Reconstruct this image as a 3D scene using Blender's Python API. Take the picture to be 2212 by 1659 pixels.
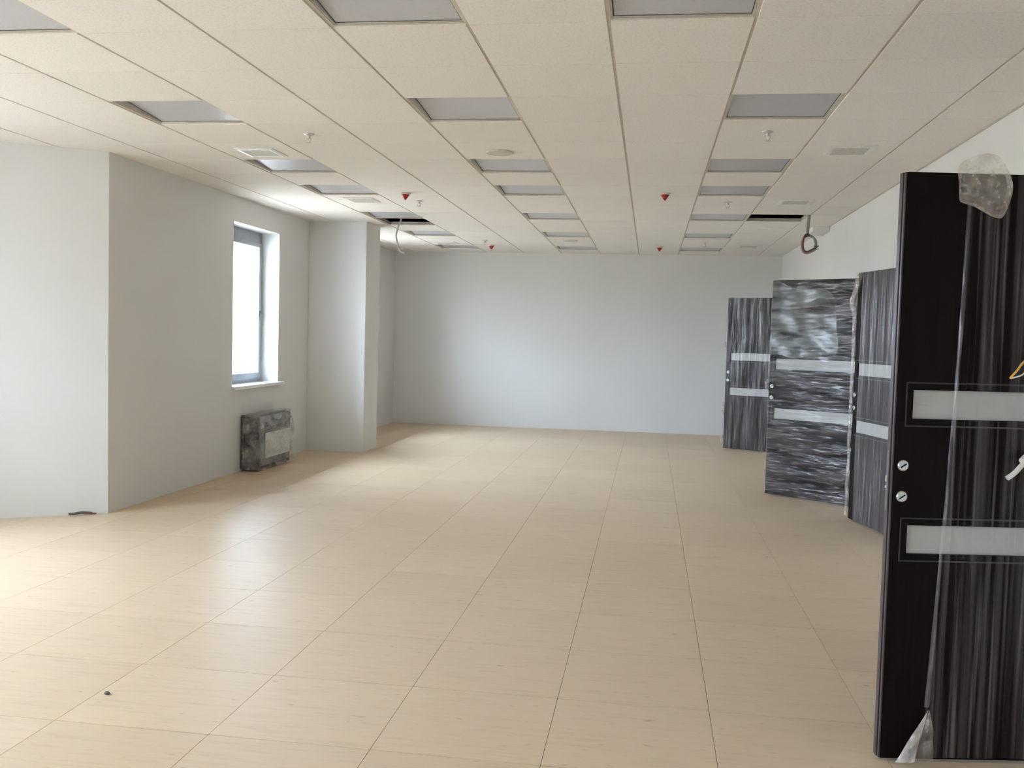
import bpy, bmesh, math, random
from mathutils import Vector, Matrix, noise as mnoise

for o in list(bpy.data.objects):
    bpy.data.objects.remove(o)
SC = bpy.context.scene
COL = SC.collection
PI = math.pi

# ------------------------------------------------------------------ camera
CAMH, CEIL = 1.457, 2.777
F_PX, W_PX = 2014.56, 2212.0
YAW, PITCH, ROLL = 0.1455, -0.0514, 0.0262
fwd = Vector((-math.sin(YAW) * math.cos(PITCH), math.cos(YAW) * math.cos(PITCH), math.sin(PITCH)))
rgt = Vector((math.cos(YAW), math.sin(YAW), 0))
upv = rgt.cross(fwd)
r2 = math.cos(ROLL) * rgt + math.sin(ROLL) * upv
u2 = -math.sin(ROLL) * rgt + math.cos(ROLL) * upv
cam_d = bpy.data.cameras.new('camera')
cam_d.sensor_fit = 'HORIZONTAL'
cam_d.sensor_width = 36.0
cam_d.lens = F_PX / W_PX * 36.0
cam_d.clip_start = 0.05
cam = bpy.data.objects.new('camera', cam_d)
COL.objects.link(cam)
m = Matrix((r2, u2, -fwd)).transposed().to_4x4()
m.translation = Vector((0, 0, CAMH))
cam.matrix_world = m
SC.camera = cam

# ------------------------------------------------------------------ world: bright overcast daylight
SKY_STRENGTH = 17.0
world = bpy.data.worlds.new('overcast')
SC.world = world
world.use_nodes = True
bg = world.node_tree.nodes['Background']
bg.inputs['Strength'].default_value = SKY_STRENGTH
wn = world.node_tree
wtc = wn.nodes.new('ShaderNodeTexCoord')
wsx = wn.nodes.new('ShaderNodeSeparateXYZ')
wrp = wn.nodes.new('ShaderNodeValToRGB')          # pale paved ground, CIE-like overcast sky brighter towards the zenith
SKY = (0.85, 0.985, 1.24)
els = wrp.color_ramp.elements
els.new(0.5)
for el_, (pos_, k_, c_) in zip(els, ((0.49, 0.30, (1.0, 1.0, 1.0)), (0.51, 0.62, SKY), (1.0, 1.75, SKY))):
    el_.position = pos_
    el_.color = (k_ * c_[0], k_ * c_[1], k_ * c_[2], 1)
wmp = wn.nodes.new('ShaderNodeMapRange')
wmp.inputs['From Min'].default_value = -1.0
wn.links.new(wtc.outputs['Generated'], wsx.inputs[0])
wn.links.new(wsx.outputs['Z'], wmp.inputs['Value'])
wn.links.new(wmp.outputs['Result'], wrp.inputs['Fac'])
wn.links.new(wrp.outputs['Color'], bg.inputs['Color'])

SC.view_settings.view_transform = 'Standard'
SC.view_settings.look = 'None'
SC.view_settings.gamma = 1.0
SC.view_settings.use_curve_mapping = False
SC.view_settings.exposure = 1.68
cy = SC.cycles
cy.use_denoising = True
cy.max_bounces = 9
cy.diffuse_bounces = 6
cy.glossy_bounces = 3
cy.use_adaptive_sampling = True
cy.adaptive_threshold = 0.1
cy.adaptive_min_samples = 16
cy.transparent_max_bounces = 16
cy.transmission_bounces = 6

# room dimensions (metres; camera stands at x = y = 0)
XL, XR, YB = -4.12, 1.955, 14.74       # window wall, door wall, end wall
YK = 6.65                              # corner where the window wall meets the splayed wall
XN, YN = -5.6, 5.73                    # far end of the splayed wall: near window wall
YF = -3.6                              # wall behind the camera
ZTOP = 3.35                            # concrete slab above the suspended ceiling
WIN_Z0, WIN_Z1 = 0.866, 2.525

# (y0, y1) of windows in the far window wall and in the near window wall
WIN_FAR = [(8.81, 9.965), (12.0, 13.05)]
WIN_NEAR = [(3.80, 4.95), (0.7, 2.20), (-2.4, -1.25)]

def portal(x, y0, y1):
    d = bpy.data.lights.new('daylight_portal', 'AREA')
    d.shape = 'RECTANGLE'
    d.size = WIN_Z1 - WIN_Z0
    d.size_y = y1 - y0
    d.cycles.is_portal = True
    o = bpy.data.objects.new('daylight_portal', d)
    COL.objects.link(o)
    o.location = (x, (y0 + y1) / 2, (WIN_Z0 + WIN_Z1) / 2)
    o.rotation_euler = (0, -PI / 2, 0)   # light shines along +x
    return o
for a, b in WIN_FAR:
    portal(XL - 0.46, a, b)
for a, b in WIN_NEAR:
    portal(XN - 0.46, a, b)

# ------------------------------------------------------------------ materials
def node_mat(name):
    mt = bpy.data.materials.new(name)
    mt.use_nodes = True
    nt = mt.node_tree
    b = nt.nodes['Principled BSDF']
    return mt, nt, b

def lk(nt, a, b):
    nt.links.new(a, b)

def tex(nt, kind='Object', scale=(1, 1, 1), rot=(0, 0, 0)):
    tc = nt.nodes.new('ShaderNodeTexCoord')
    mp = nt.nodes.new('ShaderNodeMapping')
    mp.inputs['Scale'].default_value = scale
    mp.inputs['Rotation'].default_value = rot
    lk(nt, tc.outputs[kind], mp.inputs['Vector'])
    return mp.outputs['Vector']

def worldpos(nt, scale=(1, 1, 1)):
    g = nt.nodes.new('ShaderNodeNewGeometry')
    mp = nt.nodes.new('ShaderNodeMapping')
    mp.inputs['Scale'].default_value = scale
    lk(nt, g.outputs['Position'], mp.inputs['Vector'])
    return mp.outputs['Vector']

def noise(nt, vec, scale, detail=4, rough=0.5):
    n = nt.nodes.new('ShaderNodeTexNoise')
    n.inputs['Scale'].default_value = scale
    n.inputs['Detail'].default_value = detail
    n.inputs['Roughness'].default_value = rough
    lk(nt, vec, n.inputs['Vector'])
    return n.outputs['Fac']

def ramp(nt, fac, stops):
    r = nt.nodes.new('ShaderNodeValToRGB')
    el = r.color_ramp.elements
    while len(el) < len(stops):
        el.new(0.5)
    for e, (p, c) in zip(el, stops):
        e.position = p
        e.color = (*c, 1) if len(c) == 3 else c
    lk(nt, fac, r.inputs['Fac'])
    return r.outputs['Color']

def mixc(nt, fac, a, b, mode='MIX'):
    mx = nt.nodes.new('ShaderNodeMix')
    mx.data_type = 'RGBA'
    mx.blend_type = mode
    for s, v in ((0, fac), (6, a), (7, b)):
        if isinstance(v, (int, float)):
            mx.inputs[s].default_value = v
        elif isinstance(v, tuple):
            mx.inputs[s].default_value = (*v, 1)
        else:
            lk(nt, v, mx.inputs[s])
    return mx.outputs[2]

def bump(nt, b, height, strength, dist=0.01):
    bp = nt.nodes.new('ShaderNodeBump')
    bp.inputs['Strength'].default_value = strength
    bp.inputs['Distance'].default_value = dist
    lk(nt, height, bp.inputs['Height'])
    lk(nt, bp.outputs['Normal'], b.inputs['Normal'])

def plain(name, col, rough=0.6, metal=0.0, spec=0.5, var=0.06, scale=30, bmp=0.0):
    mt, nt, b = node_mat(name)
    n = noise(nt, tex(nt), scale, 1)
    lo = tuple(max(0, c * (1 - var)) for c in col)
    hi = tuple(min(1, c * (1 + var)) for c in col)
    lk(nt, ramp(nt, n, [(0.3, lo), (0.7, hi)]), b.inputs['Base Color'])
    b.inputs['Roughness'].default_value = rough
    b.inputs['Metallic'].default_value = metal
    b.inputs['Specular IOR Level'].default_value = spec
    if bmp:
        bump(nt, b, n, bmp)
    return mt

M = {}
# painted plaster walls
mt, nt, b = node_mat('wall_paint')
p = worldpos(nt)
n1 = noise(nt, p, 0.9, 1)
lk(nt, ramp(nt, n1, [(0.3, (0.70, 0.695, 0.675)), (0.7, (0.725, 0.72, 0.70))]), b.inputs['Base Color'])
b.inputs['Roughness'].default_value = 0.55
b.inputs['Specular IOR Level'].default_value = 0.3
M['wall'] = mt
# mineral ceiling tile
mt, nt, b = node_mat('ceiling_tile')
p = worldpos(nt)
oi = nt.nodes.new('ShaderNodeObjectInfo')
base = ramp(nt, oi.outputs['Random'], [(0.0, (0.805, 0.762, 0.712)), (1.0, (0.830, 0.790, 0.740))])
fl = ramp(nt, noise(nt, p, 90, 0), [(0.30, (0.93, 0.93, 0.93)), (0.50, (1, 1, 1))])
lk(nt, mixc(nt, 1.0, base, fl, 'MULTIPLY'), b.inputs['Base Color'])
b.inputs['Roughness'].default_value = 0.9
b.inputs['Specular IOR Level'].default_value = 0.2
M['tile'] = mt
M['grid'] = plain('ceiling_grid_metal', (0.60, 0.54, 0.46), 0.5)
M['lightframe'] = plain('light_frame_paint', (0.56, 0.52, 0.46), 0.5)
# opal diffuser
mt, nt, b = node_mat('opal_diffuser')
n1 = noise(nt, worldpos(nt), 120, 2)
lk(nt, ramp(nt, n1, [(0.3, (0.50, 0.50, 0.535)), (0.7, (0.54, 0.54, 0.575))]), b.inputs['Base Color'])
b.inputs['Roughness'].default_value = 0.35
M['diffuser'] = mt
# floor panel: pale beige laminate, fine streaks across the room, small flecks
mt, nt, b = node_mat('floor_panel')
p = worldpos(nt)
ps = worldpos(nt, (1.1, 13, 1))
oi = nt.nodes.new('ShaderNodeObjectInfo')
base = ramp(nt, oi.outputs['Random'], [(0.0, (0.595, 0.455, 0.305)), (1.0, (0.635, 0.490, 0.333))])
st = ramp(nt, noise(nt, ps, 3.0, 4, 0.62), [(0.28, (0.88, 0.875, 0.86)), (0.52, (1, 1, 1)), (0.75, (1.0, 0.985, 0.96))])
c1 = mixc(nt, 1.0, base, st, 'MULTIPLY')
fk = ramp(nt, noise(nt, worldpos(nt, (6, 16, 1)), 2.3, 1, 0.5), [(0.70, (0, 0, 0)), (0.80, (1, 1, 1))])
c2 = mixc(nt, fk, c1, (0.44, 0.335, 0.225))
lk(nt, c2, b.inputs['Base Color'])
b.inputs['Roughness'].default_value = 0.43
b.inputs['Specular IOR Level'].default_value = 0.5
bump(nt, b, noise(nt, worldpos(nt, (3, 10, 1)), 3.0, 1), 0.10, 0.004)
M['floor'] = mt
M['joint'] = plain('floor_joint', (0.20, 0.16, 0.12), 0.9)
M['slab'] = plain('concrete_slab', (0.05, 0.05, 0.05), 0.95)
M['alu'] = plain('grey_window_profile', (0.33, 0.36, 0.39), 0.35, 0.2)
M['sill'] = plain('white_window_sill', (0.82, 0.83, 0.84), 0.3)
mt, nt, b = node_mat('window_glass')
nt.nodes.remove(b)
out = nt.nodes['Material Output']
tr = nt.nodes.new('ShaderNodeBsdfTransparent')
tr.inputs['Color'].default_value = (0.93, 0.97, 0.97, 1)
gl = nt.nodes.new('ShaderNodeBsdfGlossy')
gl.inputs['Roughness'].default_value = 0.02
ms = nt.nodes.new('ShaderNodeMixShader')
ms.inputs[0].default_value = 0.04
lk(nt, tr.outputs[0], ms.inputs[1]); lk(nt, gl.outputs[0], ms.inputs[2])
lk(nt, ms.outputs[0], out.inputs['Surface'])
M['glass'] = mt
# dark stained veneer
mt, nt, b = node_mat('dark_veneer')
g = noise(nt, tex(nt, 'Object', (40, 40, 1.2)), 2.0, 5, 0.6)
lk(nt, ramp(nt, g, [(0.3, (0.0045, 0.0018, 0.0018)), (0.7, (0.009, 0.0036, 0.0036))]), b.inputs['Base Color'])
b.inputs['Roughness'].default_value = 0.45
b.inputs['Specular IOR Level'].default_value = 0.09
M['veneer'] = mt
M['edge'] = plain('veneer_edge_band', (0.050, 0.034, 0.036), 0.32, 0, 0.6)
M['bead'] = plain('glazing_bead', (0.016, 0.010, 0.010), 0.35)
M['frosted'] = plain('frosted_glass', (0.44, 0.445, 0.42), 0.3, var=0.03, scale=8)
M['chrome'] = plain('brushed_steel', (0.55, 0.56, 0.52), 0.28, 0.9)
M['white'] = plain('white_plastic', (0.78, 0.77, 0.74), 0.4)
M['ventwhite'] = plain('white_vent_metal', (0.76, 0.75, 0.72), 0.35)
M['ventdark'] = plain('vent_throat', (0.34, 0.31, 0.28), 0.8)
M['cream'] = plain('cream_grille', (0.60, 0.57, 0.51), 0.6)
M['sprink'] = plain('sprinkler_metal', (0.60, 0.57, 0.52), 0.4, 0.3)
M['platesteel'] = plain('dull_steel', (0.16, 0.155, 0.15), 0.4, 0.6)
M['shadow_strip'] = plain('painted_shadow_gap', (0.10, 0.095, 0.09), 0.7)  # dark colour standing in for the shadow gap round each diffuser
M['red'] = plain('red_dust_cap', (0.36, 0.010, 0.018), 0.45)
M['heatdark'] = plain('dark_grey_metal', (0.045, 0.043, 0.045), 0.45, 0.2)
M['heatgrey'] = plain('grey_metal', (0.13, 0.13, 0.13), 0.4, 0.2)
M['heatwhite'] = plain('pale_enamel', (0.60, 0.62, 0.61), 0.35)
M['cable_grey'] = plain('grey_cable', (0.30, 0.29, 0.27), 0.5)
M['cable_dark'] = plain('dark_cable', (0.07, 0.06, 0.055), 0.5)
M['cable_red'] = plain('red_brown_wire', (0.20, 0.045, 0.035), 0.5)
M['cable_white'] = plain('pale_cable', (0.46, 0.42, 0.40), 0.5)
M['wire_yellow'] = plain('yellow_wire', (0.75, 0.42, 0.06), 0.4)
M['wire_orange'] = plain('orange_wire', (0.60, 0.16, 0.05), 0.4)
M['wire_white'] = plain('white_wire', (0.75, 0.73, 0.66), 0.4)
M['debris'] = plain('debris_grey', (0.12, 0.10, 0.085), 0.9)

def film_mat(name, rot, scl, lo, hi, tint, gloss=0.35, bstr=0.5, ns=3.0, r0=0.36, r1=0.68, fine=4.0, crease=0.22):
    """Thin stretch film: clear plastic whose haze follows the stretch marks."""
    mt, nt, b = node_mat(name)
    nt.nodes.remove(b)
    out = nt.nodes['Material Output']
    v = tex(nt, 'Object', scl, rot)
    n = noise(nt, v, ns, 3, 0.6)
    fac0 = ramp(nt, n, [(r0, (lo, lo, lo)), (r1, (hi, hi, hi))])
    n2 = noise(nt, v, ns * fine, 2, 0.6)
    cr = ramp(nt, n2, [(0.54, (0, 0, 0)), (0.68, (crease, crease, crease))])
    fac = mixc(nt, 1.0, fac0, cr, 'ADD')
    df = nt.nodes.new('ShaderNodeBsdfDiffuse')
    df.inputs['Color'].default_value = (*tint, 1)
    gl = nt.nodes.new('ShaderNodeBsdfGlossy')
    gl.inputs['Roughness'].default_value = 0.22
    gl.inputs['Color'].default_value = (0.82, 0.78, 0.76, 1)
    bp = nt.nodes.new('ShaderNodeBump')
    bp.inputs['Strength'].default_value = bstr
    bp.inputs['Distance'].default_value = 0.02
    lk(nt, n, bp.inputs['Height'])
    lk(nt, bp.outputs[0], gl.inputs['Normal'])
    m1 = nt.nodes.new('ShaderNodeMixShader')
    m1.inputs[0].default_value = gloss
    lk(nt, df.outputs[0], m1.inputs[1]); lk(nt, gl.outputs[0], m1.inputs[2])
    tr = nt.nodes.new('ShaderNodeBsdfTransparent')
    m2 = nt.nodes.new('ShaderNodeMixShader')
    lk(nt, fac, m2.inputs[0]); lk(nt, tr.outputs[0], m2.inputs[1]); lk(nt, m1.outputs[0], m2.inputs[2])
    lk(nt, m2.outputs[0], out.inputs['Surface'])
    return mt

M['film1'] = film_mat('stretch_film_vertical_thin', (0, 0.03, 0), (9, 4, 0.14), 0.0, 0.14, (0.54, 0.47, 0.49), 0.28, 0.5, 3.2, 0.42, 0.72, 2.2, 0.14)
M['film2'] = film_mat('stretch_film_vertical', (0, 0.05, 0), (7, 4, 0.22), 0.10, 0.22, (0.56, 0.51, 0.51), 0.28, 0.5, 3.0, 0.36, 0.68, 3.5, 0.16)
M['film3'] = film_mat('stretch_film_sideways', (0, 0.30, 0), (0.8, 3, 5.0), 0.03, 0.22, (0.54, 0.50, 0.49), 0.26, 0.8, 2.4, 0.36, 0.70, 4.0, 0.16)
M['film3b'] = film_mat('slack_second_film_layer', (0, 0.36, 0), (1.1, 2, 3.6), 0.0, 0.36, (0.46, 0.54, 0.53), 0.2, 0.6, 1.5, 0.40, 0.58, 3.0, 0.08)
M['film4'] = film_mat('stretch_film_slanting', (0, 0.16, 0), (8, 4, 0.5), 0.03, 0.20, (0.56, 0.53, 0.53), 0.28, 0.6, 2.2, 0.36, 0.68, 3.5, 0.14)
M['film_wad'] = film_mat('crumpled_film', (0.4, 0.7, 0.2), (6, 6, 6), 0.14, 0.42, (0.66, 0.59, 0.52), 0.22, 0.8, 2.2, 0.32, 0.66, 3.0, 0.22)
M['film_fold'] = film_mat('film_fold_edge', (0, 0, 0), (6, 6, 0.6), 0.05, 0.20, (0.60, 0.55, 0.54), 0.25, 0.5, 2.0)
M['film_flap'] = film_mat('folded_film', (0, 0.4, 0), (6, 6, 2), 0.45, 0.80, (0.64, 0.60, 0.57), 0.30)
M['film_heat'] = film_mat('heater_film', (0.3, 0.5, 0.1), (5, 3, 5), 0.04, 0.50, (0.56, 0.55, 0.54), 0.50, 1.0, 1.7, 0.40, 0.68, 3.0, 0.25)

# ------------------------------------------------------------------ mesh helpers
class MB:
    def __init__(self):
        self.v = []; self.f = []
    def box(self, x0, x1, y0, y1, z0, z1):
        n = len(self.v)
        self.v += [(x, y, z) for z in (z0, z1) for y in (y0, y1) for x in (x0, x1)]
        self.f += [tuple(n + i for i in q) for q in ((0, 2, 3, 1), (4, 5, 7, 6), (0, 1, 5, 4), (2, 6, 7, 3), (0, 4, 6, 2), (1, 3, 7, 5))]
        return self
    def prism(self, poly, z0, z1):
        """poly counter-clockwise in plan"""
        n = len(self.v); k = len(poly)
        self.v += [(x, y, z0) for x, y in poly] + [(x, y, z1) for x, y in poly]
        self.f.append(tuple(n + k - 1 - i for i in range(k)))
        self.f.append(tuple(n + k + i for i in range(k)))
        for i in range(k):
            j = (i + 1) % k
            self.f.append((n + i, n + j, n + k + j, n + k + i))
        return self
    def grid(self, pts):
        """pts[i][j] -> vertex; open sheet"""
        n = len(self.v); a = len(pts); c = len(pts[0])
        for r in pts:
            self.v += [tuple(q) for q in r]
        for i in range(a - 1):
            for j in range(c - 1):
                self.f.append((n + i * c + j, n + i * c + j + 1, n + (i + 1) * c + j + 1, n + (i + 1) * c + j))
        return self
    def lathe(self, prof, seg=20, centre=(0, 0, 0), axis='z', cap=True):
        n = len(self.v); k = len(prof)
        for i in range(seg):
            a = 2 * PI * i / seg
            for r, h in prof:
                if axis == 'z':
                    q = (r * math.cos(a), r * math.sin(a), h)
                elif axis == 'y':
                    q = (r * math.cos(a), h, r * math.sin(a))
                else:
                    q = (h, r * math.cos(a), r * math.sin(a))
                self.v.append(tuple(q[t] + centre[t] for t in range(3)))
        for i in range(seg):
            j = (i + 1) % seg
            for t in range(k - 1):
                self.f.append((n + i * k + t, n + j * k + t, n + j * k + t + 1, n + i * k + t + 1))
        if cap:
            self.f.append(tuple(n + i * k + k - 1 for i in range(seg)))
            self.f.append(tuple(n + (seg - 1 - i) * k for i in range(seg)))
        return self
    def tube(self, pts, r, seg=8, sub=6, taper=None):
        P = [Vector(q) for q in pts]
        path = []
        for i in range(len(P) - 1):
            p0 = P[max(i - 1, 0)]; p1 = P[i]; p2 = P[i + 1]; p3 = P[min(i + 2, len(P) - 1)]
            for s in range(sub):
                t = s / sub
                path.append(0.5 * ((2 * p1) + (-p0 + p2) * t + (2 * p0 - 5 * p1 + 4 * p2 - p3) * t * t + (-p0 + 3 * p1 - 3 * p2 + p3) * t ** 3))
        path.append(P[-1])
        n = len(self.v); ref = Vector((0.31, 0.77, 0.55)).normalized()
        for i, q in enumerate(path):
            d = (path[min(i + 1, len(path) - 1)] - path[max(i - 1, 0)]).normalized()
            a = d.cross(ref).normalized(); b_ = d.cross(a)
            rr = r if taper is None else r * taper(i / (len(path) - 1))
            for s in range(seg):
                w = 2 * PI * s / seg
                self.v.append(tuple(q + rr * (math.cos(w) * a + math.sin(w) * b_)))
        for i in range(len(path) - 1):
            for s in range(seg):
                t = (s + 1) % seg
                self.f.append((n + i * seg + s, n + i * seg + t, n + (i + 1) * seg + t, n + (i + 1) * seg + s))
        self.f.append(tuple(n + s for s in range(seg)))
        self.f.append(tuple(n + (len(path) - 1) * seg + seg - 1 - s for s in range(seg)))
        return self
    def mesh(self, name, mat, smooth=False, bevel=0.0):
        me = bpy.data.meshes.new(name)
        me.from_pydata(self.v, [], self.f)
        bm = bmesh.new(); bm.from_mesh(me)
        bmesh.ops.recalc_face_normals(bm, faces=bm.faces)
        if bevel:
            es = [e for e in bm.edges if len(e.link_faces) == 2 and e.calc_face_angle(0) > 0.6]
            bmesh.ops.bevel(bm, geom=es, offset=bevel, segments=2, affect='EDGES', profile=0.6)
        bm.to_mesh(me); bm.free()
        if smooth:
            for q in me.polygons:
                q.use_smooth = True
            try:
                me.set_sharp_from_angle(angle=0.7)
            except Exception:
                pass
        me.materials.append(M[mat])
        return me

def put(name, me, parent=None, loc=(0, 0, 0), rot=(0, 0, 0)):
    o = bpy.data.objects.new(name, me)
    COL.objects.link(o)
    o.location = loc
    o.rotation_euler = rot
    if parent is not None:
        o.parent = parent
    return o

def tag(o, label=None, cat=None, group=None, kind=None):
    if label: o['label'] = label
    if cat: o['category'] = cat
    if group: o['group'] = group
    if kind: o['kind'] = kind
    return o

def empty(name, loc=(0, 0, 0), rz=0.0):
    o = bpy.data.objects.new(name, None)
    o.empty_display_size = 0.1
    COL.objects.link(o)
    o.location = loc
    o.rotation_euler = (0, 0, rz)
    return o

def copy_tree(o, parent=None):
    c = o.copy()
    COL.objects.link(c)
    if parent is not None:
        c.parent = parent
    for ch in list(o.children):
        copy_tree(ch, c)
    return c

rnd = random.Random(7)

# ------------------------------------------------------------------ structure
# floor: base slab + 600 mm panels
fb = put('floor', MB().box(XN - 0.5, XR + 0.3, YF - 0.3, YB + 0.3, -0.30, -0.03).mesh('floor_base', 'joint'))
tag(fb, 'pale beige raised floor of large square panels filling the room', 'floor', kind='structure')
FX0, FY0, G = -0.921, 3.690, 0.6
GAP = 0.0008
def clip_rect(x0, x1, y0, y1):
    if y0 >= YK - 0.2:
        x0 = max(x0, XL)
    x0 = max(x0, XN); x1 = min(x1, XR); y1 = min(y1, YB); y0 = max(y0, YF)
    return (x0, x1, y0, y1) if x1 - x0 > 0.01 and y1 - y0 > 0.01 else None

GAPY = 0.0016
full_tile = MB().box(-0.3 + GAP, 0.3 - GAP, -0.3 + GAPY, 0.3 - GAPY, -0.03, 0.0).mesh('floor_panel', 'floor', bevel=0.0007)
rest = MB()
for i in range(-9, 7):
    for j in range(-13, 20):
        x0 = FX0 + i * G; y0 = FY0 + j * G
        r = clip_rect(x0, x0 + G, y0, y0 + G)
        if r is None:
            continue
        if y0 + G < 2.2:
            rest.box(r[0] + GAP, r[1] - GAP, r[2] + GAP, r[3] - GAP, -0.03, 0.0)
            continue
        if y0 > YK and x0 + G < XL + 0.02:
            continue
        if abs(r[1] - r[0] - G) < 1e-6 and abs(r[3] - r[2] - G) < 1e-6:
            put('floor_panel', full_tile, fb, (x0 + 0.3, y0 + 0.3, 0))
        else:
            cx, cy_ = (r[0] + r[1]) / 2, (r[2] + r[3]) / 2
            hx, hy = (r[1] - r[0]) / 2 - GAP, (r[3] - r[2]) / 2 - GAPY
            put('floor_panel', MB().box(-hx, hx, -hy, hy, -0.03, 0).mesh('floor_panel', 'floor', bevel=0.0007), fb, (cx, cy_, 0))
tag(put('floor_panels_behind', rest.mesh('floor_panels_behind', 'floor'), fb), kind='stuff')

# suspended ceiling: slab above, T grid, 600 mm tiles
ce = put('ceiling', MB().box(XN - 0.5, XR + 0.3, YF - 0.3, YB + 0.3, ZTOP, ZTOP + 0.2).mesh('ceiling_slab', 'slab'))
tag(ce, 'suspended ceiling of square cream mineral tiles in a thin grid', 'ceiling', kind='structure')
CX0, CY0 = -1.415, 3.975
cx_line = lambda k: CX0 + k * G
cy_line = lambda r: CY0 + r * G
LIGHT_ROWS = [-1, 2, 5, 7, 10, 13, 16]
lights = [(-3, r) for r in LIGHT_ROWS] + [(0, r) for r in LIGHT_ROWS] + [(2, -1)] + [(3, r) for r in LIGHT_ROWS if r > 0]
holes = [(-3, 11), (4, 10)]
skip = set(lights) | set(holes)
GX, GY = 0.0075, 0.0022
full_ct = MB().box(-0.3 + GX, 0.3 - GX, -0.3 + GY, 0.3 - GY, 0.0, 0.016).mesh('ceiling_tile', 'tile', bevel=0.0015)
rest = MB()
for i in range(-7, 6):
    for j in range(-13, 18):
        if (i, j) in skip:
            continue
        x0, y0 = cx_line(i), cy_line(j)
        r = clip_rect(x0, x0 + G, y0, y0 + G)
        if r is None:
            continue
        if y0 + G < 2.4:
            rest.box(r[0] + GX, r[1] - GX, r[2] + GY, r[3] - GY, CEIL, CEIL + 0.016)
            continue
        if y0 > YK and x0 + G < XL + 0.02:
            continue
        if abs(r[1] - r[0] - G) < 1e-6 and abs(r[3] - r[2] - G) < 1e-6:
            put('ceiling_tile', full_ct, ce, (x0 + 0.3, y0 + 0.3, CEIL))
        else:
            cx, cy_ = (r[0] + r[1]) / 2, (r[2] + r[3]) / 2
            gl_ = GX if r[0] == x0 else 0.0
            gr_ = GX if r[1] == x0 + G else 0.0
            hy = (r[3] - r[2]) / 2 - GY
            put('ceiling_tile', MB().box(r[0] + gl_ - cx, r[1] - gr_ - cx, -hy, hy, 0, 0.016).mesh('ceiling_tile', 'tile', bevel=0.0015), ce, (cx, cy_, CEIL))
tag(put('ceiling_tiles_behind', rest.mesh('ceiling_tiles_behind', 'tile'), ce), kind='stuff')
# T bars sit a little above the faces of the tiles
for i in range(-6, 6):
    x = cx_line(i)
    ya = YF if i < 6 else YF
    yb = YB if x > XL else YK - 0.3
    put('grid_runner', MB().box(x - 0.012, x + 0.012, ya, yb, CEIL + 0.007, CEIL + 0.010).box(x - 0.001, x + 0.001, ya, yb, CEIL + 0.010, CEIL + 0.05).mesh('grid_runner', 'grid'), ce)
for j in range(-12, 18):
    y = cy_line(j)
    xa = XN if y < YK - 0.6 else XL
    put('grid_cross_tee', MB().box(xa, XR, y - 0.012, y + 0.012, CEIL + 0.0072, CEIL + 0.0102).box(xa, XR, y - 0.001, y + 0.001, CEIL + 0.0102, CEIL + 0.04).mesh('grid_cross_tee', 'grid'), ce)

def wall_with_openings(mb, x0, x1, y0, y1, z0, z1, ops):
    """wall slab along y with rectangular openings (ya, yb, za, zb)"""
    y = y0
    for ya, yb, za, zb in sorted(ops):
        mb.box(x0, x1, y, ya, z0, z1)
        if za > z0: mb.box(x0, x1, ya, yb, z0, za)
        mb.box(x0, x1, ya, yb, zb, z1)
        y = yb
    mb.box(x0, x1, y, y1, z0, z1)
    return mb

DOORS = [  # hinge y, (doorway y0, y1)
    (3.55, 4.50), (7.09, 8.04), (8.63, 9.58), (12.52, 13.47)]
w = put('wall_left', wall_with_openings(MB(), XL - 0.45, XL, YK, YB + 0.3, -0.03, ZTOP, [(a, b_, WIN_Z0, WIN_Z1) for a, b_ in WIN_FAR]).mesh('wall_left', 'wall'))
tag(w, 'white painted window wall along the left side of the room', 'wall', kind='structure')
dx, dy = XN - XL, YN - YK
ln = math.hypot(dx, dy); nx, ny = -dy / ln, dx / ln      # outward (away from the room)
if nx > 0: nx, ny = -nx, -ny
w = put('wall_splay', MB().prism([(XL, YK), (XN, YN), (XN - 0.45, YN), (XN - 0.45, YK + 0.3), (XL - 0.45, YK + 0.3), (XL - 0.2, YK + 0.3)], -0.03, ZTOP).mesh('wall_splay', 'wall'))
tag(w, 'bright white angled wall at the left edge of the picture', 'wall', kind='structure')
w = put('wall_left_near', wall_with_openings(MB(), XN - 0.45, XN, YF - 0.3, YN, -0.03, ZTOP, [(a, b_, WIN_Z0, WIN_Z1) for a, b_ in WIN_NEAR]).mesh('wall_left_near', 'wall'))
tag(w, 'white window wall beside the camera, outside the picture', 'wall', kind='structure')
w = put('wall_pier', MB().box(XL, -3.40, 10.88, 11.44, -0.03, CEIL + 0.05).mesh('wall_pier', 'wall', bevel=0.006))
tag(w, 'white square pier standing out from the left wall past the window', 'wall', kind='structure')
w = put('wall_back', MB().box(XL - 0.45, XR + 0.3, YB, YB + 0.3, -0.03, ZTOP).mesh('wall_back', 'wall'))
tag(w, 'plain white end wall at the far side of the room', 'wall', kind='structure')
w = put('wall_right', wall_with_openings(MB(), XR, XR + 0.18, YF, YB, -0.03, ZTOP, [(a, b_, 0.0, 2.09) for a, b_ in DOORS]).mesh('wall_right', 'wall'))
tag(w, 'white wall on the right behind the row of dark doors', 'wall', kind='structure')
w = put('wall_front', MB().box(XN - 0.45, XR + 0.3, YF - 0.3, YF, -0.03, ZTOP).mesh('wall_front', 'wall'))
tag(w, 'white wall behind the camera', 'wall', kind='structure')
w = put('wall_corridor', MB().box(XR + 1.6, XR + 1.7, YF, YB + 0.3, -0.3, ZTOP).box(XR + 0.18, XR + 1.6, YF, YB + 0.3, -0.3, -0.03).box(XR + 0.18, XR + 1.6, YF, YB + 0.3, CEIL, CEIL + 0.1).box(XR + 0.18, XR + 1.7, YF - 0.1, YF, -0.3, ZTOP).box(XR + 0.3, XR + 1.7, YB + 0.2, YB + 0.3, -0.3, ZTOP).mesh('wall_corridor', 'wall'))
tag(w, 'unlit passage wall beyond the doorways on the right', 'wall', kind='structure')
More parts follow.
